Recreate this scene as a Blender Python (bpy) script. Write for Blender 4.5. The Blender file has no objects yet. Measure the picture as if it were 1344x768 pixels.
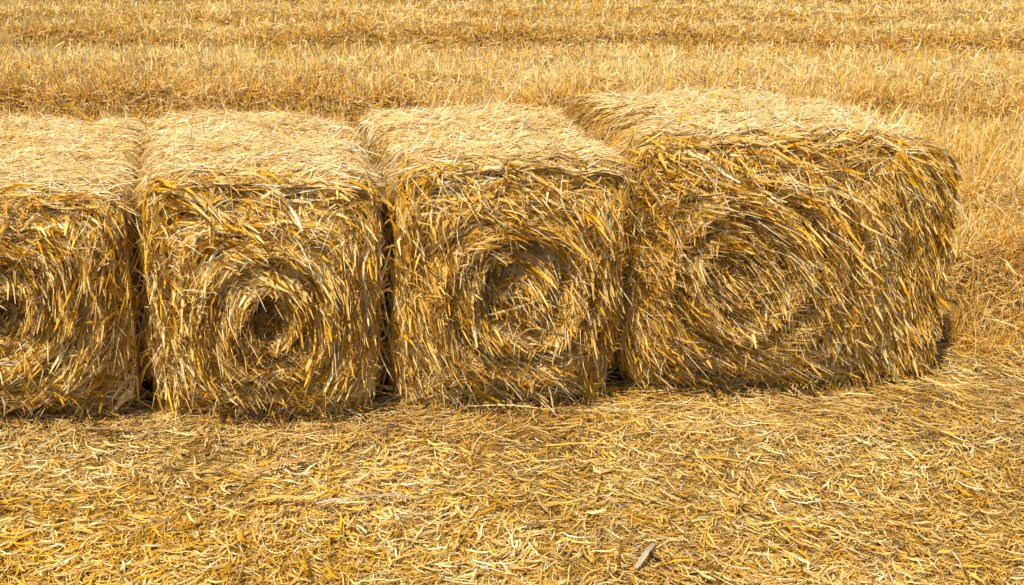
import bpy, math
import numpy as np

rng = np.random.default_rng(11)
C = bpy.context.scene.collection
TAU = 2 * math.pi


# ------------------------------------------------------------------ helpers
def hash3(i, j, k, seed):
    n = (i * 73856093) ^ (j * 19349663) ^ (k * 83492791) ^ (seed * 2654435761 & 0x7fffffff)
    n = (n ^ (n >> 13)) * 1274126177 & 0x7fffffff
    n = (n ^ (n >> 16)) * 60493 & 0x7fffffff
    return ((n ^ (n >> 11)) & 0xffff) / 65535.0


def vnoise(x, y, z, seed=0):
    """smooth value noise in -1..1"""
    x, y, z = np.broadcast_arrays(np.asarray(x, float), np.asarray(y, float), np.asarray(z, float))
    i, j, k = (np.floor(v).astype(np.int64) for v in (x, y, z))
    fx, fy, fz = x - i, y - j, z - k
    fx, fy, fz = (v * v * (3 - 2 * v) for v in (fx, fy, fz))
    r = 0
    for a in (0, 1):
        for b in (0, 1):
            for c in (0, 1):
                w = (fx if a else 1 - fx) * (fy if b else 1 - fy) * (fz if c else 1 - fz)
                r = r + w * hash3(i + a, j + b, k + c, seed)
    return r * 2 - 1


def sstep(x, a, b):
    t = np.clip((x - a) / (b - a), 0, 1)
    return t * t * (3 - 2 * t)


def nrmz(v):
    return v / np.maximum(np.linalg.norm(v, axis=-1, keepdims=True), 1e-9)


class Straw:
    """collects many bent straw ribbons and links them as ONE mesh object"""

    def __init__(self):
        self.v, self.q, self.tone, self.var, self.grain, self.n = [], [], [], [], [], 0

    def add(self, P, Nm, W, tone, var=None, roll=0.7, fold=.5, across=3, tip=.22, twist=0.6):
        N, K, _ = P.shape
        if N == 0:
            return
        T = np.empty_like(P)
        T[:, 1:-1] = P[:, 2:] - P[:, :-2]
        T[:, 0] = P[:, 1] - P[:, 0]
        T[:, -1] = P[:, -1] - P[:, -2]
        T = nrmz(T)
        if Nm.ndim == 2:
            Nm = np.repeat(Nm[:, None], K, 1)
        S = nrmz(np.cross(T, Nm))
        U = nrmz(np.cross(S, T))
        t = np.linspace(0, 1, K)[None, :]
        ang = rng.normal(0, roll, (N, 1)) + rng.normal(0, twist, (N, 1)) * (t - .5)
        ca, sa = np.cos(ang)[..., None], np.sin(ang)[..., None]
        S2 = S * ca + U * sa
        U2 = U * ca - S * sa
        prof = np.minimum(1, tip + (1 - tip) * np.minimum(t, 1 - t) * 3.5)
        asym = rng.uniform(.3, 1, (N, 1))
        prof = prof * (1 - (1 - asym) * t * .8)
        w = (np.asarray(W)[:, None] * prof)[..., None] * .5
        f = (rng.normal(0, fold, (N, 1)) + fold * .8)[..., None]
        if across == 3:
            V = np.stack([P - S2 * w, P + U2 * w * f, P + S2 * w], 2)
        else:
            V = np.stack([P - S2 * w, P + S2 * w], 2)
        A = across
        idx = (np.arange(N * K * A) + self.n).reshape(N, K, A)
        q = np.stack([idx[:, :-1, :-1], idx[:, :-1, 1:], idx[:, 1:, 1:], idx[:, 1:, :-1]], -1)
        self.v.append(V.reshape(-1, 3))
        self.q.append(q.reshape(-1, 4))
        self.n += N * K * A
        tone = np.broadcast_to(np.asarray(tone, float), (N,))
        var = rng.random(N) if var is None else np.broadcast_to(np.asarray(var, float), (N,))
        self.tone.append(np.repeat(tone, K * A))
        self.var.append(np.repeat(var, K * A))
        g = np.empty((N, K, A, 3), np.float32)
        g[..., 0] = (np.linspace(-.5, .5, A)[None, None] * np.asarray(W)[:, None, None]) * 420
        ln = np.linalg.norm(P[:, -1] - P[:, 0], axis=-1)
        g[..., 1] = t[:, :, None] * ln[:, None, None] * 22
        g[..., 2] = rng.random(N)[:, None, None] * 300
        self.grain.append(g.reshape(-1, 3))

    def build(self, name, m, parent=None):
        return mesh_obj(name, np.concatenate(self.v), np.concatenate(self.q), m, parent,
                        np.concatenate(self.tone), np.concatenate(self.var), np.concatenate(self.grain))


def mesh_obj(name, v, q, m, parent=None, tone=None, var=None, grain=None):
    me = bpy.data.meshes.new(name)
    me.vertices.add(len(v))
    me.vertices.foreach_set('co', np.ascontiguousarray(v, np.float32).ravel())
    me.loops.add(q.size)
    me.loops.foreach_set('vertex_index', np.ascontiguousarray(q, np.int32).ravel())
    me.polygons.add(len(q))
    me.polygons.foreach_set('loop_start', np.arange(0, q.size, 4, dtype=np.int32))
    me.polygons.foreach_set('use_smooth', np.ones(len(q), bool))
    me.update(calc_edges=True)
    for nm, a in (('tone', tone), ('var', var)):
        if a is not None:
            at = me.attributes.new(nm, 'FLOAT', 'POINT')
            at.data.foreach_set('value', np.ascontiguousarray(a, np.float32))
    if grain is not None:
        at = me.attributes.new('grain', 'FLOAT_VECTOR', 'POINT')
        at.data.foreach_set('vector', np.ascontiguousarray(grain, np.float32).ravel())
    me.materials.append(m)
    o = bpy.data.objects.new(name, me)
    C.objects.link(o)
    if parent is not None:
        o.parent = parent
    return o


def tag(o, label=None, cat=None, group=None, kind=None):
    for k, x in (('label', label), ('category', cat), ('group', group), ('kind', kind)):
        if x:
            o[k] = x
    return o


# ---------------------------------------------------------------- materials
def straw_mat(name, stops, trans=.18, rough=.68, patch=.45, spec=.2):
    """colour by a per-straw random value; hue wander per straw; a little light comes through"""
    m = bpy.data.materials.new(name)
    m.use_nodes = True
    nt = m.node_tree
    nd, lk = nt.nodes, nt.links
    nd.clear()
    out = nd.new('ShaderNodeOutputMaterial')
    a = nd.new('ShaderNodeAttribute'); a.attribute_name = 'tone'
    b = nd.new('ShaderNodeAttribute'); b.attribute_name = 'var'
    ramp = nd.new('ShaderNodeValToRGB')
    cr = ramp.color_ramp
    while len(cr.elements) < len(stops):
        cr.elements.new(.5)
    for e, (p, c) in zip(cr.elements, stops):
        e.position = p
        e.color = (*c, 1)
    lk.new(a.outputs['Fac'], ramp.inputs['Fac'])
    gr = nd.new('ShaderNodeAttribute'); gr.attribute_name = 'grain'
    nz = nd.new('ShaderNodeTexNoise'); nz.inputs['Scale'].default_value = 1; nz.inputs['Detail'].default_value = 2
    lk.new(gr.outputs['Vector'], nz.inputs['Vector'])
    # mottling along each straw (stains, weathering)
    mr = nd.new('ShaderNodeMapRange')
    mr.inputs['From Min'].default_value = .3; mr.inputs['From Max'].default_value = .7
    mr.inputs['To Min'].default_value = 1 - patch; mr.inputs['To Max'].default_value = 1 + patch * .6
    lk.new(nz.outputs['Fac'], mr.inputs['Value'])
    hs = nd.new('ShaderNodeHueSaturation')
    hr = nd.new('ShaderNodeMapRange'); hr.inputs['To Min'].default_value = .488; hr.inputs['To Max'].default_value = .509
    sr = nd.new('ShaderNodeMapRange'); sr.inputs['To Min'].default_value = 1.16; sr.inputs['To Max'].default_value = .74
    lk.new(b.outputs['Fac'], hr.inputs['Value'])
    lk.new(b.outputs['Fac'], sr.inputs['Value'])
    lk.new(hr.outputs['Result'], hs.inputs['Hue'])
    lk.new(sr.outputs['Result'], hs.inputs['Saturation'])
    lk.new(mr.outputs['Result'], hs.inputs['Value'])
    lk.new(ramp.outputs['Color'], hs.inputs['Color'])
    p = nd.new('ShaderNodeBsdfPrincipled')
    p.inputs['Roughness'].default_value = rough
    p.inputs['Specular IOR Level'].default_value = spec
    lk.new(hs.outputs['Color'], p.inputs['Base Color'])
    tr = nd.new('ShaderNodeBsdfTranslucent')
    lk.new(hs.outputs['Color'], tr.inputs['Color'])
    mx = nd.new('ShaderNodeMixShader'); mx.inputs['Fac'].default_value = trans
    lk.new(p.outputs[0], mx.inputs[1]); lk.new(tr.outputs[0], mx.inputs[2])
    lk.new(mx.outputs[0], out.inputs['Surface'])
    return m


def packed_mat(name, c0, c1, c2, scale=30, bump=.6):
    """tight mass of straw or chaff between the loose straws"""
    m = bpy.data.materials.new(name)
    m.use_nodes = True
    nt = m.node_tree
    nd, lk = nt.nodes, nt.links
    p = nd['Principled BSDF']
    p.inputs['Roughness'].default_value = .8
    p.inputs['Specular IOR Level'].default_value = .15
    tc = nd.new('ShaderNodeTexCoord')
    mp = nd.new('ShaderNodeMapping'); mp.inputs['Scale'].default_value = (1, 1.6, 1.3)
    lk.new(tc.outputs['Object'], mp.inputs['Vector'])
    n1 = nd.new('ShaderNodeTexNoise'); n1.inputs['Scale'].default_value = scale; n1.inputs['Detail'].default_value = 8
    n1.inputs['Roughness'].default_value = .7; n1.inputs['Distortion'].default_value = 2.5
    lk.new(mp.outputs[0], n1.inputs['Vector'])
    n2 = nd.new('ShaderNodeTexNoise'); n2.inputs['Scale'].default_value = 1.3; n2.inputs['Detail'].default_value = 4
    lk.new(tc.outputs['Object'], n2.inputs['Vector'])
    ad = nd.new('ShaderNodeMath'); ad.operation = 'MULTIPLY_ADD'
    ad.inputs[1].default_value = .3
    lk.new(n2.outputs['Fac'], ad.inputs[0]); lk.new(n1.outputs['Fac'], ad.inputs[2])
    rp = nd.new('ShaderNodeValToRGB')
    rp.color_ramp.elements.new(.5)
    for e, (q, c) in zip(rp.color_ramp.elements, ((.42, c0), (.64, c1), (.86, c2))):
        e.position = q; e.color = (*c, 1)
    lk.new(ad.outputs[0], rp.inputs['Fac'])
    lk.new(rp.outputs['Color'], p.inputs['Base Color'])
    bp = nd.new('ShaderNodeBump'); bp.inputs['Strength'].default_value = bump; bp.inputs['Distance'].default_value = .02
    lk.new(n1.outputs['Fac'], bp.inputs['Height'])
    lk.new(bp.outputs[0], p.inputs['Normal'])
    return m


GOLD = [(0, (.15, .070, .008)), (.2, (.40, .20, .017)), (.45, (.635, .36, .036)), (.7, (.775, .49, .080)), (.88, (.84, .62, .2)), (1, (.87, .75, .45))]
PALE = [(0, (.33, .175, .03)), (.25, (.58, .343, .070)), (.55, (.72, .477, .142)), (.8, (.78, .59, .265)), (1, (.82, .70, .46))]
FIELD = [(0, (.42, .218, .024)), (.3, (.68, .393, .055)), (.65, (.80, .522, .12)), (1, (.88, .685, .285))]
M_face = straw_mat('coil_straw', GOLD)
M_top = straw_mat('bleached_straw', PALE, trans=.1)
M_litter = straw_mat('litter_straw', GOLD, trans=.12)
M_field = straw_mat('stubble_straw', FIELD, trans=.25)
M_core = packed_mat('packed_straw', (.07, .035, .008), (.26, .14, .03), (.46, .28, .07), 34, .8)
M_ground = packed_mat('straw_strewn_soil', (.06, .034, .010), (.22, .126, .030), (.42, .265, .07), 26, .7)


# -------------------------------------------------------------------- ground
# a mown field: flat strip in front, then a bank of uncut straw and windrows beyond
ROWS = [(12.7, .42), (20.9, .42), (26.2, .36), (34, .3), (43, .25), (52, .25)]


def edge_y(x):
    return 5.75 - .22 * (x - 2.6) + 1.3 * (1 - sstep(x, 2.2, 2.8)) + .1 * vnoise(x * 2.3, 0, 0, 5)


def row_y(x, i):
    return ROWS[i][0] + .5 * vnoise(x * .2, i * 7.3, 0, 4) + .25 * vnoise(x * .9, i * 3.1, 0, 14) + .1 * vnoise(x * 3, i * 3.1, 0, 15)


def ground_z(x, y):
    z = .015 * vnoise(x * 1.1, y * 1.1, 0, 1) + .012 * vnoise(x * 3.1, y * 3.1, 0, 2)
    e = edge_y(x)
    f = sstep(y, e - .08, e + .2)
    z = z + f * (.40 + .06 * sstep(y, e, e + 1.5) + .10 * vnoise(x * 1.9, y * 1.9, 0, 3) + .06 * vnoise(x * .6, y * .6, 0, 6))
    z = z - f * .46 * sstep(y, 9.6, 11.8)
    for i, (yy, h) in enumerate(ROWS):
        yr = row_y(x, i)
        nxt = ROWS[i + 1][0] if i + 1 < len(ROWS) else yy + 10
        hh = h * (1 + .35 * vnoise(x * .35, i * 5.7, 0, 24) + .15 * vnoise(x * 1.5, y * .6, i, 25))
        z = z + hh * (.7 * sstep(y, yr - .1, yr + .2) + .3 * sstep(y, yr + .1, yr + 1.6)) * (1 - np.clip((y - yr - 1.2) / (nxt - yr - 2.2), 0, 1))
    return z


def make_ground():
    xs = np.concatenate([np.linspace(-160, -10, 40)[:-1], np.linspace(-10, 10, 161), np.linspace(10, 160, 40)[1:]])
    ys = np.concatenate([np.linspace(-40, 1.5, 16)[:-1], np.linspace(1.5, 9, 91)[:-1], np.linspace(9, 52, 480)[:-1], np.linspace(52, 400, 50)])
    X, Y = np.meshgrid(xs, ys)
    Z = ground_z(X, Y)
    v = np.stack([X, Y, Z], -1).reshape(-1, 3)
    n, mcols = X.shape
    idx = np.arange(n * mcols).reshape(n, mcols)
    q = np.stack([idx[:-1, :-1], idx[:-1, 1:], idx[1:, 1:], idx[1:, :-1]], -1).reshape(-1, 4)
    o = mesh_obj('ground', v, q, M_ground)
    tag(o, kind='structure')


make_ground()


# --------------------------------------------------------- strewn straw litter
def lying(st, n, xr, yr, L, W, tone_mu, mat_roll=.6, lift=.03, K=5, align=.55, bunch=1, across=3, curl=1):
    """straws lying on the ground, denser towards the near edge so that cover stays even"""
    nb = max(1, n // bunch)
    u = rng.random(nb)
    y = 1 / (1 / yr[0] + u * (1 / yr[1] - 1 / yr[0]))
    hw = .74 * y + .5
    x = rng.uniform(-1, 1, nb) * hw
    if xr:
        x = rng.uniform(xr[0], xr[1], nb)
    flow = 1.5 * vnoise(x * .55, y * .55, 0, 31) + .9 * vnoise(x * 1.7, y * 1.7, 0, 32)
    near = sstep(y, 4.3, 3.3)
    base = flow * (.35 + .9 * near) + near * (.9 * np.sign(-x + .3) * sstep(np.abs(x), 0, 1.2) + .6) + sstep(x, .6, 2.2) * (-.75) * (1 - near * .3)
    # most ends point up the slope of view as well as across: wind-tossed, not combed
    a = base + rng.normal(0, align, nb) + np.where(rng.random(nb) < .6 * sstep(y, 5.0, 4.2), math.pi / 2, 0) * rng.choice([-1, 1], nb)
    rep = lambda v: np.repeat(v, bunch)[:nb * bunch]
    x, y, a = rep(x), rep(y), rep(a)
    N = len(x)
    if bunch > 1:
        x = x + rng.normal(0, .018, N); y = y + rng.normal(0, .018, N); a = a + rng.normal(0, .24, N)
    Ls = rng.uniform(*L, N) * rng.choice([.55, 1, 1.3], N, p=[.35, .5, .15])
    t = np.linspace(-.5, .5, K)[None, :]
    side = rng.normal(0, .09 * curl, (N, 1))
    wob = rng.normal(0, .035 * curl ** .5, (N, 1))
    al = t * Ls[:, None]
    sd = (side * (t * t - .08) * 2 + wob * np.sin(t * 7)) * Ls[:, None]
    px = x[:, None] + al * np.cos(a)[:, None] - sd * np.sin(a)[:, None]
    py = y[:, None] + al * np.sin(a)[:, None] + sd * np.cos(a)[:, None]
    tilt = rng.normal(0, .14, (N, 1))
    arch = rng.normal(0, .1, (N, 1))
    pz = ground_z(px, py) + rng.uniform(.0, lift, (N, 1)) + np.abs(tilt * t * Ls[:, None]) + arch * (.25 - t * t) * Ls[:, None]
    P = np.stack([px, py, pz], -1)
    tone = np.clip(tone_mu + .12 * vnoise(x * 1.2, y * 1.2, 0, 41) + .14 * vnoise(x * 4, y * 4, 0, 42) + rng.normal(0, .23, N), 0, 1)
    var = np.clip(rng.normal(.5, .3, N) + .25 * vnoise(x * .9, y * .9, 0, 43), 0, 1)
    st.add(P, np.tile([0, 0, 1.], (N, 1)), rng.uniform(*W, N), tone, var, roll=mat_roll, across=across)


lit = Straw()
lying(lit, 62400, None, (2.4, 7.2), (.025, .08), (.0025, .0055), .42, lift=.02, K=4, align=1.2, across=2)
lying(lit, 55200, None, (2.4, 7.2), (.04, .12), (.0035, .007), .47, lift=.03, align=.9)
lying(lit, 20400, None, (2.4, 7.0), (.07, .16), (.005, .011), .50, lift=.04, align=.6, bunch=6, mat_roll=.6)
lying(lit, 3000, None, (2.4, 6.0), (.07, .15), (.007, .015), .48, lift=.045, align=.9, mat_roll=.7)
lying(lit, 4500, None, (2.5, 6.5), (.06, .14), (.003, .005), .84, lift=.045, align=1.2, curl=1.6)
lying(lit, 7000, (-3.4, 2.8), (4.35, 5.0), (.10, .24), (.003, .007), .40, lift=.05, align=.4)
lit.build('straw_litter', M_litter)
tag(bpy.data.objects['straw_litter'], 'loose golden straw strewn over the ground before the bales', 'straw litter', kind='stuff')


# ------------------------------------------------------------------ straw field
def standing(st, n, yr, scale, up, tone_mu, L, xr=None, K=6, curl=1.0, floor=.0025, row=None):
    u = rng.random(n)
    y = 1 / (1 / yr[0] + u * (1 / yr[1] - 1 / yr[0]))
    hw = .74 * y + .8
    x = rng.uniform(-1, 1, n) * hw if xr is None else rng.uniform(*xr, n)
    if row is not None:
        y = row_y(x, row) + rng.uniform(-.1, .6, n) if row >= 0 else edge_y(x) + rng.normal(.05, .14, n)
    e = edge_y(x)
    k = (y > e - .35 + .3 * rng.random(n)) | (row is not None)
    if row is None:
        for i in range(4):      # tracks at each row's foot: straw thinned, dark ground stands in for shade
            dd = y - row_y(x, i)
            k &= ~((dd > -.35) & (dd < .12) & (rng.random(n) < (.0 if i == 0 else .2)))
    x, y = x[k], y[k]
    N = len(x)
    z0 = ground_z(x, y)
    gy = (ground_z(x, y + .12) - ground_z(x, y - .12)) / .24
    az = rng.uniform(0, TAU, N)
    lean = np.clip(rng.normal(up, .5, N) - .2 * sstep(gy, .15, .6), .05, 1.62)
    Ls = rng.uniform(*L, N) * np.maximum(1, (y / 16) ** .2)
    t = np.linspace(0, 1, K)[None, :]
    c1 = rng.normal(0, 1.1 * curl, (N, 1)); c2 = rng.normal(0, .9 * curl, (N, 1))
    az_t = az[:, None] + c1 * t
    le_t = np.abs(lean[:, None] + c2 * t + .35 * t)
    le_t = np.where(le_t > 1.9, 3.8 - le_t, le_t)
    d = np.stack([np.sin(le_t) * np.cos(az_t), np.sin(le_t) * np.sin(az_t), np.cos(le_t)], -1)
    step = (Ls / (K - 1))[:, None, None]
    P = np.cumsum(d * step, 1)
    P = P - P[:, :1] - P[:, 2:3] * .35
    P[..., 0] += x[:, None]; P[..., 1] += y[:, None]
    lo = np.minimum(P[..., 2].min(1), 0)
    P[..., 2] += (z0 + rng.uniform(-.03, .05, N) - lo)[:, None]
    W = np.maximum(floor, rng.uniform(.5, 1.2, N) * .00042 * y * scale)
    tone = np.clip(tone_mu + .14 * vnoise(x * .5, y * .35, 0, 61) + .12 * vnoise(x * 2.2, y * 1.2, 0, 62) + rng.normal(0, .2, N), 0, 1)
    Nm = nrmz(np.stack([rng.normal(0, .5, N), rng.normal(-.8, .4, N), rng.uniform(.3, 1, N)], -1))
    st.add(P, Nm, W, tone, roll=.9, across=2, tip=.6)


fl = Straw()
standing(fl, 34000, (5.3, 14), 2.2, 1.25, .5, (.08, .2), xr=(1.6, 8.5), curl=1.7)
standing(fl, 14000, (5.3, 13), 3.0, 1.0, .66, (.14, .36), xr=(1.6, 8.5), curl=2.0)
standing(fl, 14000, (6.3, 14), 2.2, 1.15, .5, (.12, .28), xr=(-7.5, 2.2))
standing(fl, 96000, (12.2, 60), 2.2, 1.5, .52, (.12, .28), curl=1.8)
standing(fl, 46080, (12.8, 60), 2.7, 1.35, .70, (.16, .34), curl=2.2)
standing(fl, 7000, (12.8, 40), 3.0, .9, .98, (.2, .42), curl=2.2)
standing(fl, 9000, (5, 7), 2.6, 1.1, .5, (.08, .22), xr=(2.1, 6.5), curl=1.8, row=-1)
standing(fl, 2500, (5, 7), 3.4, 1.0, .62, (.12, .28), xr=(2.1, 6.5), curl=2.0, row=-1)
standing(fl, 7000, (5.3, 10), 3.4, .95, .62, (.22, .46), xr=(1.9, 7), curl=1.3)
standing(fl, 7000, (11, 13.4), 2.6, 1.4, .45, (.14, .3), xr=(-9, 9), curl=1.6)
for i, n in enumerate((17000, 11500, 7500, 4000)):
    yy = ROWS[i][0]
    standing(fl, n, (yy - .5, yy + .6), 2.8, 1.35, .38, (.12, .26), curl=2.0, row=i)  # row fronts: shade put into the straw colour by a lower tone
fl.build('straw_stubble', M_field)
tag(bpy.data.objects['straw_stubble'], 'pale golden straw standing in rows across the field behind the bales', 'straw field', kind='stuff')


# ----------------------------------------------------------------------- bales
class Bale:
    def __init__(s, loc, yaw, W, H, D, coil, shear, lean, p=11, hole_r=.12, hole_d=.15, wad=0., turn=0., seed=1, crown=.0, splay=0.):
        s.loc, s.yaw, s.W, s.H, s.D = loc, yaw, W, H, D
        s.cx, s.cz = coil
        s.shear, s.lean, s.splay = shear, lean, splay
        s.hr, s.hd, s.wad, s.turn, s.seed, s.crown = hole_r, hole_d, wad, turn, seed, crown
        a = np.linspace(0, TAU, 1441)
        c, sn = np.cos(a), np.sin(a)
        if turn:
            p = np.where((c > 0) & (sn > 0), 7, p)      # the slumped shoulder of the big bale
        r = (np.abs(c / (W / 2)) ** p + np.abs(sn / (H / 2)) ** p) ** (-1 / p)
        ox, oz = r * c, r * sn + H / 2
        oz = oz + crown * sstep(oz, H * .6, H) * (1 - (ox / (W / 2)) ** 2)
        ox = ox * (1 - (.02 if turn else .065) * (1 - sstep(oz, -.02, H * .3)))
        if turn:
            oz = oz * (1 - .05 * sstep(ox, .15, .98))
        s.ox, s.oz = ox, oz
        seg = np.hypot(np.diff(ox), np.diff(oz))
        s.arc = np.concatenate([[0], np.cumsum(seg)])
        s.per = s.arc[-1]
        ang = np.unwrap(np.arctan2(oz - s.cz, ox - s.cx))
        s.ang, s.rad = ang, np.hypot(ox - s.cx, oz - s.cz)
        s.rmin = s.rad.min()
        s.rr = .055   # rounding of the front rim

    def R(s, phi):
        return np.interp((phi - s.ang[0]) % TAU + s.ang[0], s.ang, s.rad)

    def Rf(s, phi):
        """reach of the coil: on a bale with a turning side it stops short of that side"""
        R = s.R(phi)
        if s.turn:
            c = np.cos(phi)
            R = np.where(c > .05, np.minimum(R, (.40 - s.cx) / np.maximum(c, .05)), R)
        return R

    def level(s, rho, phi):
        R = s.R(phi)
        lo, hi = np.zeros_like(rho), np.ones_like(rho)
        for _ in range(13):
            q = (lo + hi) / 2
            mm = q ** 2.4
            up = q * ((1 - mm) * s.rmin + mm * R) < rho
            lo = np.where(up, q, lo); hi = np.where(up, hi, q)
        return np.maximum(hi, .01)

    def front(s, q, phi, flow=False):
        m = np.clip(q, 0, 1) ** 2.4
        R = s.Rf(phi) if flow else s.R(phi)
        rho = q * ((1 - m) * s.rmin + m * R)
        x, z = s.cx + rho * np.cos(phi), s.cz + rho * np.sin(phi)
        y = s.fy(x, z, s.level(rho, phi) if flow else q, rho, phi)
        return x, y, z, rho

    def fy(s, x, z, q, rho, phi):
        e = np.clip((q - .86) / .14, 0, 1)
        y = s.rr * (1 - np.sqrt(np.maximum(0, 1 - e * e))) - .05 * (1 - np.clip(q, 0, 1) ** 2)
        k = s.seed * 13.7
        spiral = rho * 34 - phi * 1.0 + 2.5 * vnoise(np.cos(phi) * 1.3, np.sin(phi) * 1.3, rho * 3 + k, 71)
        y = y + (.05 if s.hr > .2 else .035) * np.sin(spiral) * sstep(rho, .05, .15) * (1 - .85 * sstep(q, .6, .85)) - .06 * (1 - sstep(q, .78, .86))
        y = y + .035 * vnoise(x * 4, z * 4, k, 72) + .02 * vnoise(x * 10, z * 10, k, 73)
        wob = s.hr * (1 + (.2 if s.hr > .2 else .5) * vnoise(np.cos(phi) * 2, np.sin(phi) * 2, k, 74))
        h = 1 - sstep(rho, wob * .72, wob * 1.12)
        y = y + s.hd * h * (1 - s.wad * sstep((.55 * (x - s.cx) - .83 * (z - s.cz)) / s.hr, -.95, -.05))
        if s.turn:
            y = y + s.turn * sstep(x, s.W * .06, s.W * .62) ** 1.3
        return y

    def outer(s, a, y):
        a = a % s.per
        x, z = np.interp(a, s.arc, s.ox), np.interp(a, s.arc, s.oz)
        x2, z2 = np.interp((a + .01) % s.per, s.arc, s.ox), np.interp((a + .01) % s.per, s.arc, s.oz)
        t = nrmz(np.stack([x2 - x, z2 - z], -1))
        n = np.stack([t[..., 1], -t[..., 0]], -1)
        k = s.seed * 17.1
        d = .022 * vnoise(x * 4 + k, y * 5, z * 4, 81) + .02 * vnoise(x * 9 + k, y * 3, z * 9, 82)
        e = np.clip(1 - y / s.rr, 0, 1)
        d = d - .05 * (1 - np.sqrt(np.maximum(0, 1 - e * e)))
        eb = np.clip(1 - (s.D - y) / .16, 0, 1)
        d = d - .16 * (1 - np.sqrt(np.maximum(0, 1 - eb * eb)))
        yy = y + (s.turn * sstep(x, s.W * .06, s.W * .62) ** 1.3 * (1 - y / s.D) if s.turn else 0)
        return x + n[..., 0] * d, yy, z + n[..., 1] * d, n

    def warp(s, P):
        P = P.copy()
        P[..., 0] += (s.shear + s.splay * P[..., 0] / s.W) * P[..., 1] + s.lean * (P[..., 2] - .3)
        P[..., 2] = np.maximum(P[..., 2], .004)
        return P

    # --- the packed mass under the loose straws
    def core(s, parent):
        vs, qs, n = [], [], 0

        def grid(P):
            nonlocal n
            a, b, _ = P.shape
            idx = np.arange(a * b).reshape(a, b) + n
            qs.append(np.stack([idx[:-1, :-1], idx[:-1, 1:], idx[1:, 1:], idx[1:, :-1]], -1).reshape(-1, 4))
            vs.append(P.reshape(-1, 3)); n += a * b
        q, ph = np.meshgrid(np.concatenate([np.linspace(.002, .86, 60), np.linspace(.87, .995, 12)]), np.linspace(0, TAU, 181), indexing='ij')
        x, y, z, _ = s.front(q * .985, ph)
        grid(np.stack([x, y + .03, z], -1))
        aa, yy = np.meshgrid(np.linspace(0, s.per, 241), np.linspace(.02, s.D, 40), indexing='ij')
        x, y, z, nn = s.outer(aa, yy)
        grid(np.stack([x - nn[..., 0] * .03, y + .02, z - nn[..., 1] * .03], -1)[:, ::-1])
        q, ph = np.meshgrid(np.linspace(.002, .93, 20), np.linspace(0, TAU, 121), indexing='ij')
        x, y, z, _ = s.front(q, ph)
        grid(np.stack([x, s.D + .01 * vnoise(x * 8, z * 8, 0, 5), z], -1)[:, ::-1])
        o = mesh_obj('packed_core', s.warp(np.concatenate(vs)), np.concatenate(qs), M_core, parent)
        return o

    # --- straws wound into the coil on the front
    def face(s, st, n, L, W, tone, bunch=1, lift=(-.02, .025), align=.3, qr=(.03, 1.0), curve=(.35, 1), roll=.7, tipup=.05, K=6, sides=0):
        nb = n // bunch
        q0 = np.sqrt(rng.uniform(qr[0] ** 2, qr[1] ** 2, nb))
        p0 = rng.uniform(0, TAU, nb) if not sides else rng.choice([0, math.pi], nb) + rng.uniform(-sides, sides, nb)
        x, y, z, _ = s.front(q0, p0, True)
        if s.turn and not sides:
            keep = x < .34 + .2 * rng.random(nb)
            q0, p0, x, y, z = q0[keep], p0[keep], x[keep], y[keep], z[keep]
            nb = len(q0)
        k = s.seed * 9.1
        al = (rng.normal(0, align, nb) + .35 * vnoise(x * 3.2, z * 3.2, k, 91)) * (.34 + .66 * sstep(q0, .72, .92)) + .08
        tn = .16 * vnoise(x * 5, z * 5, k, 92) + .08 * vnoise(x * 14, z * 14, k, 94)
        rep = lambda v: np.repeat(v, bunch)
        q0, p0, al, tn = rep(q0), rep(p0), rep(al), rep(tn)
        N = len(q0)
        if bunch > 1:
            q0 = np.clip(q0 + rng.normal(0, .022, N), .02, 1.0)
            p0 = p0 + rng.normal(0, .03, N) / np.maximum(q0, .2)
            al = al + rng.normal(0, .13, N)
        Ls = rng.uniform(*L, N) * (.55 + .45 * sstep(q0, .05, .5))
        t = np.linspace(-.5, .5, K)[None, :]
        _, _, _, rho = s.front(q0, p0, True)
        m = np.clip(q0, 0, 1) ** 2.4
        dR = (1 - m) * s.rmin + m * s.Rf(p0)
        ph = p0[:, None] + np.cos(al)[:, None] * Ls[:, None] * t / np.maximum(rho, .05)[:, None]
        qq = np.clip(q0[:, None] + np.sin(al)[:, None] * Ls[:, None] * t / dR[:, None], 0.01, 1.05)
        x1, _, z1, _ = s.front(qq, ph, True)
        # mix with the straight chord through the middle
        mid = K // 2
        dx, dz = x1[:, mid] - x1[:, mid - 1], z1[:, mid] - z1[:, mid - 1]
        dl = np.maximum(np.hypot(dx, dz), 1e-6)
        x2 = x1[:, mid:mid + 1] + (dx / dl)[:, None] * (t - t[:, mid:mid + 1]) * Ls[:, None]
        z2 = z1[:, mid:mid + 1] + (dz / dl)[:, None] * (t - t[:, mid:mid + 1]) * Ls[:, None]
        c = rng.uniform(*curve, (N, 1))
        c = np.maximum(c, (.92 * (1 - sstep(q0, .66, .88)) * (rng.random(N) < .8))[:, None])
        X, Z = x1 * c + x2 * (1 - c), z1 * c + z2 * (1 - c)
        wobble = rng.normal(0, .035, (N, 1)) * np.sin(t * 6 + rng.uniform(0, 6, (N, 1))) * Ls[:, None]
        X = X - (dz / dl)[:, None] * wobble; Z = Z + (dx / dl)[:, None] * wobble
        rho_ = np.hypot(X - s.cx, Z - s.cz); phi_ = np.arctan2(Z - s.cz, X - s.cx)
        # level q of the moved point, by a few fixed-point steps
        kk = np.where(rng.random((N, 1)) < .86, np.minimum(1, .99 * s.R(phi_) / np.maximum(rho_, 1e-4)), 1)
        rho_ = rho_ * kk; X = s.cx + (X - s.cx) * kk; Z = s.cz + (Z - s.cz) * kk
        q_ = s.level(rho_, phi_)
        Y = s.fy(X, Z, q_, rho_, phi_)
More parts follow.
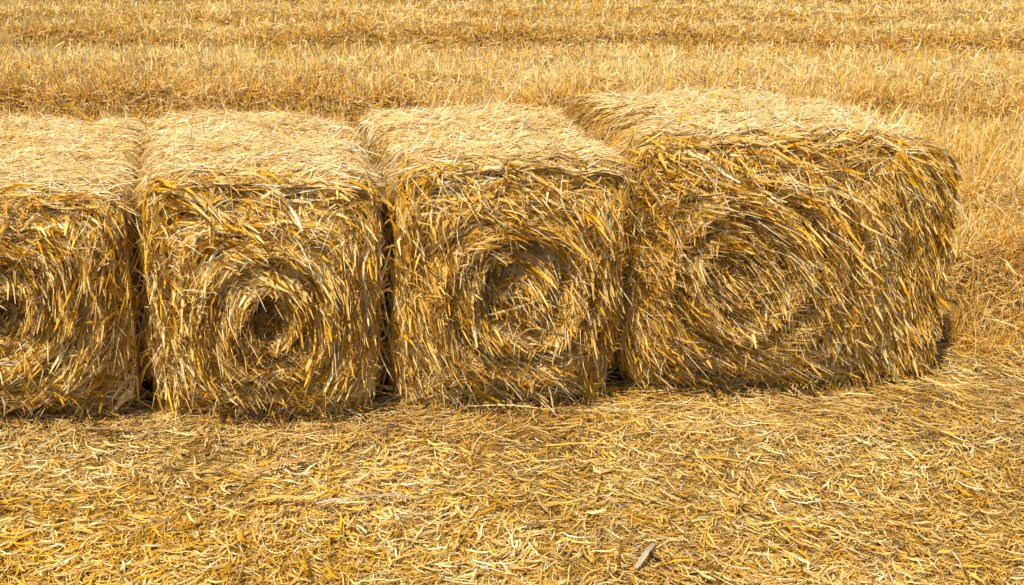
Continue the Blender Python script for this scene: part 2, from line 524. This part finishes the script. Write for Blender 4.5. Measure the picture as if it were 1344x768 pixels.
        lf = rng.uniform(*lift, (N, 1)) + np.abs(rng.normal(0, tipup, (N, 1))) * np.maximum(0, t * 2 * rng.choice([-1, 1], (N, 1))) ** 2
        P = np.stack([X, Y - lf, Z], -1)
        tone_ = np.clip(tone + tn + rng.normal(0, .17, N), 0, 1)
        var = np.clip(rng.normal(.5, .28, N), 0, 1)
        st.add(s.warp(P), np.tile([0, -1., 0], (N, 1)), rng.uniform(*W, N), tone_, var, roll=roll)

    def turned(s, st, n, L, W, tone, lift, align, bunch=1, K=6):
        nb = n // bunch
        rep = lambda v: np.repeat(v, bunch)
        x = rep(rng.uniform(.34, s.W / 2 * .985, nb)); z = rep(rng.uniform(.06, s.H * .95, nb))
        a = rep(rng.normal(math.pi / 2 + .1, align, nb) + .35 * vnoise(x[::bunch] * 3, z[::bunch] * 3, 3, 98))
        N = len(x)
        if bunch > 1:
            x = x + rng.normal(0, .02, N); z = z + rng.normal(0, .03, N); a = a + rng.normal(0, .1, N)
        a = a + .5 * sstep(z, s.H * .72, s.H * .95)     # leaning over at the shoulder
        Ls = rng.uniform(*L, N)[:, None]
        t = np.linspace(-.5, .5, K)[None, :]
        bow = rng.normal(0, .12, (N, 1)) * (t * t) * Ls
        X = np.clip(x[:, None] + np.cos(a)[:, None] * t * Ls + bow, .1, s.W / 2 * 1.01)
        Z = np.clip(z[:, None] + np.sin(a)[:, None] * t * Ls, .01, s.H)
        rho = np.hypot(X - s.cx, Z - s.cz); phi = np.arctan2(Z - s.cz, X - s.cx)
        k = np.minimum(1, .995 * s.R(phi) / rho)
        rho = rho * k; X = s.cx + (X - s.cx) * k; Z = s.cz + (Z - s.cz) * k
        q = s.level(rho, phi)
        Y = s.fy(X, Z, q, rho, phi) - rng.uniform(*lift, (N, 1)) - np.abs(rng.normal(0, .05, (N, 1))) * np.maximum(0, -2 * t) ** 2
        tone_ = np.clip(tone + .15 * vnoise(x * 6, z * 6, 7, 99) + rng.normal(0, .19, N), 0, 1)
        st.add(s.warp(np.stack([X, Y, Z], -1)), np.tile([.25, -1., 0], (N, 1)), rng.uniform(*W, N), tone_, roll=.8)

    # --- straws on the rolled outside: run round the bale
    def skin(s, st, n, span, yr, L, W, tone, bunch=1, lift=(-.01, .02), align=.15, tipup=.03, roll=.5, K=6, over=0):
        nb = n // bunch
        a0 = rng.uniform(*span, nb)
        y0 = rng.uniform(*yr, nb)
        x, y, z, _ = s.outer(a0, y0)
        al = rng.normal(0, align, nb) + .18 * vnoise(a0 * 2.4, y0 * 2.4, s.seed * 3.3, 95)
        tn = .14 * vnoise(a0 * 2.5, y0 * 7, s.seed, 96) + .1 * vnoise(a0 * 6, y0 * 18, s.seed, 97)
        rep = lambda v: np.repeat(v, bunch)
        a0, y0, al, tn = rep(a0), rep(y0), rep(al), rep(tn)
        N = len(a0)
        if bunch > 1:
            a0 = a0 + rng.normal(0, .02, N); y0 = y0 + rng.normal(0, .015, N); al = al + rng.normal(0, .1, N)
        Ls = rng.uniform(*L, N)
        t = np.linspace(-.5, .5, K)[None, :]
        wob = rng.normal(0, .05, (N, 1)) * np.sin(t * 6 + rng.uniform(0, 6, (N, 1))) * Ls[:, None]
        a = a0[:, None] + np.cos(al)[:, None] * t * Ls[:, None]
        yy = y0[:, None] + np.sin(al)[:, None] * t * Ls[:, None] + wob
        X, Y, Z, nn = s.outer(a, np.clip(yy, -over, s.D))
        Nn = np.stack([nn[..., 0], 0 * nn[..., 0], nn[..., 1]], -1)
        lf = rng.uniform(*lift, (N, 1)) + np.abs(rng.normal(0, tipup, (N, 1))) * np.maximum(0, t * 2 * rng.choice([-1, 1], (N, 1))) ** 2
        P = np.stack([X, Y, Z], -1) + Nn * lf[..., None]
        tone_ = np.clip(tone + tn + rng.normal(0, .17, N), 0, 1)
        st.add(s.warp(P), Nn, rng.uniform(*W, N), tone_, np.clip(rng.normal(.5, .28, N), 0, 1), roll=roll)

    def arc_at(s, ang):
        """arc length at a direction (degrees) from the bale's middle; 0 right, 90 up"""
        return np.interp(math.radians(ang) % TAU, np.linspace(0, TAU, 1441), s.arc)

    # --- straws that stick out of the coil hollow or hang off the rim
    def spray(s, st, pts, dirs, L, W, tone, bend=.25, K=6):
        N = len(pts)
        d = nrmz(dirs)
        Ls = rng.uniform(*L, N)[:, None, None]
        t = np.linspace(0, 1, K)[None, :, None]
        b = nrmz(np.cross(d, rng.normal(0, 1, (N, 3))))
        g = np.zeros((N, 1, 3)); g[..., 2] = -1
        P = pts[:, None] + d[:, None] * t * Ls + b[:, None] * (t * t) * Ls * rng.normal(0, bend, (N, 1, 1)) + g * (t * t) * Ls * rng.uniform(0, .35, (N, 1, 1))
        Nm = nrmz(np.cross(d, b) + np.array([0, -.6, .3]))
        st.add(s.warp(P), Nm, rng.uniform(*W, N), np.clip(tone + rng.normal(0, .2, N), 0, 1), roll=.8)

    def rim(s, st, n, degs, L, W, tone, out=.5, fwd=.5, fall=.4):
        a0 = rng.uniform(s.arc_at(degs[0]), s.arc_at(degs[1]) if degs[1] < 360 else s.per, n)
        y0 = np.abs(rng.normal(0, .09, n)) + .01
        X, Y, Z, nn = s.outer(a0, y0)
        tang = np.stack([nn[:, 1], 0 * X, -nn[:, 0]], -1) * rng.choice([-1, 1], (n, 1))
        Nn = np.stack([nn[:, 0], 0 * X, nn[:, 1]], -1)
        d = tang * 1.0 + Nn * rng.normal(.12, out * .4, (n, 1)) + np.array([0, -1, 0]) * rng.normal(.1, fwd * .5, (n, 1)) + np.array([0, 0, -1]) * rng.uniform(0, fall, (n, 1))
        pts = np.stack([X, Y, Z], -1) - nrmz(d) * .06
        s.spray(st, pts, d, L, W, tone)

    def build(s, label, wad_tone=.5, wad_label=None, stalks=()):
        root = bpy.data.objects.new('straw_bale', None)
        C.objects.link(root)
        root.location = s.loc
        root.rotation_euler = (0, 0, math.radians(s.yaw))
        tag(root, label, 'straw bale', 'straw bales standing in a row')
        s.core(root)
        A = s.W * s.H / 1.45
        st = Straw()
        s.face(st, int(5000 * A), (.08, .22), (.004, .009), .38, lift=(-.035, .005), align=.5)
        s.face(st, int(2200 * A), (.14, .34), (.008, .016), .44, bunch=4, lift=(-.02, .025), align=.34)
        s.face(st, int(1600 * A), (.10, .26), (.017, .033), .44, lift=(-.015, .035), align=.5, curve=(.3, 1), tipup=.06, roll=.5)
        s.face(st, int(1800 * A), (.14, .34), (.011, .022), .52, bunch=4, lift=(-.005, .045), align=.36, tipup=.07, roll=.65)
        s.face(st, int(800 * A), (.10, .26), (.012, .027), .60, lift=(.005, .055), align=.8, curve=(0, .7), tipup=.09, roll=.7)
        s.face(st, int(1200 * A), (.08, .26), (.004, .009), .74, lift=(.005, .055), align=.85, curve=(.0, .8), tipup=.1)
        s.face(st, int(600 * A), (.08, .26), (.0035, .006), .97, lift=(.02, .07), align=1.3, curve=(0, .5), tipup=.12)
        h = s.hr / s.rmin
        s.face(st, 1500, (.14, .34), (.007, .016), .5, bunch=4, lift=(.0, .035), align=.26, qr=(h, .72), curve=(.7, 1), tipup=.03)
        s.face(st, int(700 * s.hr), (.2, .42), (.006, .014), .55, bunch=6, lift=(.0, .03), align=.1, qr=(h * 1.02, h * 1.4), curve=(.9, 1), tipup=.01)
        s.face(st, 1000, (.25, .5), (.006, .014), .55, bunch=6, lift=(.0, .035), align=.1, qr=(.66, .84), curve=(.9, 1), tipup=.01)
        s.face(st, int(560 * A), (.22, .46), (.008, .02), .52, bunch=7, lift=(.0, .05), align=.16, qr=(.88, 1.), curve=(.1, .5), tipup=.05, sides=.8)
        if s.turn:
            s.turned(st, 3600, (.10, .26), (.004, .009), .36, (-.02, .01), .35)
            s.turned(st, 2600, (.14, .36), (.007, .017), .46, (-.01, .04), .25, 5)
            s.turned(st, 1100, (.12, .30), (.012, .028), .5, (.0, .05), .4)
            s.turned(st, 500, (.10, .28), (.004, .009), .8, (.0, .06), .5)
        fc = st.build('coiled_end', M_face, root)
        # the hollow in the coil, with loose ends pointing in all ways
        st = Straw()
        n = int(420 + 1500 * s.hr)
        r = s.hr * np.sqrt(rng.random(n)) * .95
        f = np.where(rng.random(n) < s.wad, rng.normal(-.95, .95, n), rng.uniform(0, TAU, n))
        px, pz = s.cx + r * np.cos(f), s.cz + r * np.sin(f)
        py = s.fy(px, pz, np.clip(r / s.rmin, .01, 1), r, f) - .005
        d = np.stack([rng.normal(0, 1, n), rng.normal(-.15, .35, n), rng.normal(0, .8, n)], -1)
        s.spray(st, np.stack([px, py, pz], -1) - nrmz(d) * .05, d, (.06, .09 + s.hr * 1.0), (.003, .011), wad_tone, bend=.4)
        w = st.build('coil_hollow', M_face, fc)
        if wad_label:
            w['label'] = wad_label
        # bleached thatch on top
        a1, a2 = s.arc_at(49), s.arc_at(131)
        st = Straw()
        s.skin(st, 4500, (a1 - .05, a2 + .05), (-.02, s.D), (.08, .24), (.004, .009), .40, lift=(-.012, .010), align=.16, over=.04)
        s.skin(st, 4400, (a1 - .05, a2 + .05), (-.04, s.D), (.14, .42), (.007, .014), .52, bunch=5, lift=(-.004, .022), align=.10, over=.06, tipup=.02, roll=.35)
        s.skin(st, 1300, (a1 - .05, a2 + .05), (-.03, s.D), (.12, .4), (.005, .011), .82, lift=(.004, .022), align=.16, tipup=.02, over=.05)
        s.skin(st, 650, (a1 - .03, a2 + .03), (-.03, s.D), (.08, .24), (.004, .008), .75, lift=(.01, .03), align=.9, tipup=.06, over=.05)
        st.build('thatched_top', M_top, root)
        # the sides, straws running down
        for lo, hi in (((s.arc_at(318) - s.per), a1), (a2, s.arc_at(222))):
            st = Straw()
            s.skin(st, 3000, (lo, hi), (0, s.D), (.12, .3), (.004, .009), .38, lift=(-.02, .02), align=.3)
            s.skin(st, 2600, (lo, hi), (0, .6), (.16, .4), (.007, .017), .45, bunch=5, lift=(-.02, .004), align=.2, tipup=.008)
            s.skin(st, 400, (lo, hi), (0, .5), (.16, .36), (.004, .008), .75, lift=(-.005, .008), align=.4, tipup=.015)
            st.build('wrapped_side', M_face, root)
        # back
        st = Straw()
        nbk = 2600
        q0 = np.sqrt(rng.random(nbk)) * .95; p0 = rng.uniform(0, TAU, nbk)
        x, _, z, _ = s.front(q0, p0)
        d = np.stack([-np.sin(p0), rng.normal(.05, .15, nbk), np.cos(p0)], -1) + rng.normal(0, .25, (nbk, 3))
        s.spray(st, np.stack([x, s.D + rng.uniform(0, .02, nbk), z], -1), d, (.12, .3), (.006, .014), .45)
        st.build('rear_end', M_face, root)
        # ragged rim: ends hanging off the edges
        st = Straw()
        s.rim(st, 420, (48, 132), (.10, .26), (.004, .008), .6, out=.35, fwd=.4, fall=.35)
        s.rim(st, 150, (132, 215), (.10, .26), (.006, .015), .5, out=.05, fwd=.7, fall=.9)
        s.rim(st, 80, (0, 48), (.10, .26), (.006, .015), .5, out=.05, fwd=.7, fall=.9)
        s.rim(st, 50, (325, 359.9), (.10, .26), (.006, .015), .5, out=.05, fwd=.7, fall=.9)
        nbm = 700
        xb = rng.uniform(-s.W / 2 + .15, s.W / 2 - .15, nbm)
        yb = s.turn * sstep(xb, s.W * .06, s.W * .62) ** 1.3 if s.turn else 0 * xb
        d = np.stack([rng.normal(0, 1, nbm), rng.normal(-.35, .3, nbm), rng.uniform(-.3, .25, nbm)], -1)
        s.spray(st, np.stack([xb, yb + rng.uniform(-.03, .08, nbm), np.abs(rng.normal(.03, .05, nbm)) + .02], -1), d, (.08, .26), (.004, .010), .42)
        st.build('ragged_rim', M_face, root)
        # a few big straws one can pick out singly
        for (x, z, ang, L_, W_, tone, lab) in stalks:
            st = Straw()
            rho = math.hypot(x - s.cx, z - s.cz); phi = math.atan2(z - s.cz, x - s.cx)
            t = np.linspace(-.5, .5, 8)
            X = x + np.cos(ang) * t * L_; Z = z + np.sin(ang) * t * L_ + .05 * L_ * (t * t * 4 - .5)
            yv = float(np.min(s.fy(X, Z, np.full(8, min(.9, rho / s.rmin)), np.full(8, max(rho, s.hr * 1.3)), np.full(8, phi))))
            Y = np.full(8, yv - .03) - .04 * (t + .5) ** 2
            st.add(s.warp(np.stack([X, Y, Z], -1)[None]), np.array([[0, -1., .3]]), [W_], tone, .5, roll=.2)
            o = st.build('loose_stalk', M_face, root)
            o['label'] = lab
        return root


Bale((-2.525, 4.66, 0), 2, 1.215, 1.185, 2.05, (-.02, .60), -.25, .05, hole_r=.13, hole_d=.15, wad=.45, seed=1, crown=.0).build(
    'golden straw bale at the left end, cut off by the edge of the photo', .4,
    'dark hollow with stray straws at the middle of the coil')
Bale((-1.265, 4.69, 0), 3, 1.15, 1.255, 1.74, (.02, .56), -.225, .06, hole_r=.10, hole_d=.17, wad=.35, seed=2, crown=.02, splay=.06).build(
    'golden straw bale with a small dark ragged hollow in its whole round coil', .45,
    'small dark ragged hollow with pale straws poking out',
    [(.10, .42, 1.15, .26, .016, .9, 'pale stalk slanting across the lower coil'), (-.36, .5, -1.1, .22, .015, .85, 'pale stalk lying steeply on the left of the coil')])
Bale((-.05, 4.80, 0), 4, 1.16, 1.305, 1.62, (.05, .66), -.155, .07, hole_r=.25, hole_d=.26, wad=.8, seed=3, crown=.01, splay=.05).build(
    'golden straw bale whose wide round hollow is filled with a loose wad', .5,
    'wide round hollow, dark along its upper left, holding a wad of loose straw',
    [(.0, .60, .35, .3, .014, .8, 'straw lying across the wad in the hollow')])
Bale((1.495, 4.97, 0), 2.5, 1.83, 1.40, 1.38, (-.36, .73), -.14, -.01, p=8, hole_r=.22, hole_d=.10, wad=.6, turn=.20, seed=4, crown=.02, splay=.11).build(
    'largest straw bale, at the right end, with a shaggy turning side', .5,
    'shallow nest of loose straw at the middle of the coil',
    [(-.35, .86, -1.0, .18, .014, .95, 'pale straw standing in the nest'), (-.39, .87, .85, .2, .013, .9, 'pale straw crossing the nest'),
     (-.26, 1.1, .45, .34, .016, .85, 'long pale straw above the coil'), (.42, .62, 1.2, .3, .014, .85, 'pale straw slanting on the turning side'),
     (.5, .45, -.9, .3, .014, .8, 'pale straw hanging on the lower turning side')])


# --------------------------------------------- single stalks lying on the litter
def stalk(px, py, ang, L_, W_, tone, label, m=M_litter, bend=.04, z=.074):
    st = Straw()
    t = np.linspace(-.5, .5, 9)
    x = t * L_ * math.cos(ang) - bend * L_ * (4 * t * t) * math.sin(ang)
    y = t * L_ * math.sin(ang) + bend * L_ * (4 * t * t) * math.cos(ang)
    zz = .012 * np.cos(t * 5) - .012
    st.add(np.stack([x, y, zz], -1)[None], np.array([[0, 0, 1.]]), [W_], tone, .5, roll=.15, fold=.3, tip=.7, twist=.2)
    o = st.build('straw_stalk', m)
    o.location = (px, py, float(ground_z(px, py)) + z)
    tag(o, label, 'straw stalk', 'big stalks lying on the litter')


GREY = straw_mat('weathered_straw', [(0, (.3, .22, .13)), (.5, (.5, .4, .27)), (1, (.66, .57, .44))], trans=.05)
BROWN = straw_mat('browned_leaf', [(0, (.2, .09, .02)), (.5, (.38, .19, .05)), (1, (.5, .28, .08))], trans=.05)
stalk(.53, 3.33, 1.05, .19, .026, .3, 'weathered grey flat stalk at the bottom edge, pointing away from the camera', GREY)
stalk(-.76, 3.70, .03, .16, .022, .5, 'short pale grey flat stalk lying crosswise left of the middle', GREY)
stalk(-.55, 3.74, -.06, .28, .017, .12, 'long grey brown flat stalk just right of the short pale one', GREY)
stalk(-.98, 3.74, .0, .24, .026, .5, 'wide tan flat stalk lying crosswise left of the short pale one', M_litter)
stalk(-1.93, 4.42, .05, .36, .022, .35, 'long reddish brown leaf lying before the two left bales', BROWN, bend=.1)
stalk(.36, 4.22, .02, .40, .011, .6, 'long thin golden stalk lying crosswise before the bale with the wide hollow', M_litter)
stalk(.38, 4.06, .22, .22, .012, .65, 'pale golden stalk curving below the long thin golden one', M_litter, bend=.08)
stalk(-1.05, 4.06, .55, .34, .026, .45, 'orange brown leaf slanting over the litter below the small dark hollow', BROWN)
stalk(-.02, 4.62, -.08, .42, .012, .85, 'thin pale stalk lying at the foot of the bale with the wide hollow', M_litter)

# -------------------------------------------------------------- light and camera
sc = bpy.context.scene
w = bpy.data.worlds.new('World')
sc.world = w
w.use_nodes = True
nt = w.node_tree
bg = nt.nodes['Background']
sky = nt.nodes.new('ShaderNodeTexSky')
sky.sky_type = 'NISHITA'
sky.sun_disc = False
EL, AZ = 62, 214     # sun height; compass bearing with +Y as north, clockwise: behind the camera, to its left
sky.sun_elevation = math.radians(EL)
sky.sun_rotation = math.radians(AZ)
nt.links.new(sky.outputs[0], bg.inputs['Color'])
bg.inputs['Strength'].default_value = .125
sl = bpy.data.lights.new('sun', 'SUN')
sl.energy = 4.5
sl.angle = math.radians(.5)
sl.color = (1, .915, .75)
so = bpy.data.objects.new('sun', sl)
C.objects.link(so)
so.rotation_euler = (math.radians(90 - EL), 0, math.radians(180 - AZ))
cam = bpy.data.cameras.new('camera')
cam.lens = 35
cam.sensor_width = 36
cam.clip_end = 1500
co = bpy.data.objects.new('camera', cam)
C.objects.link(co)
co.location = (0, 0, 2.38)
co.rotation_euler = (math.radians(70), 0, 0)
sc.camera = co
sc.view_settings.view_transform = 'Standard'
sc.view_settings.look = 'None'
sc.view_settings.exposure = 0.57
sc.view_settings.gamma = 1
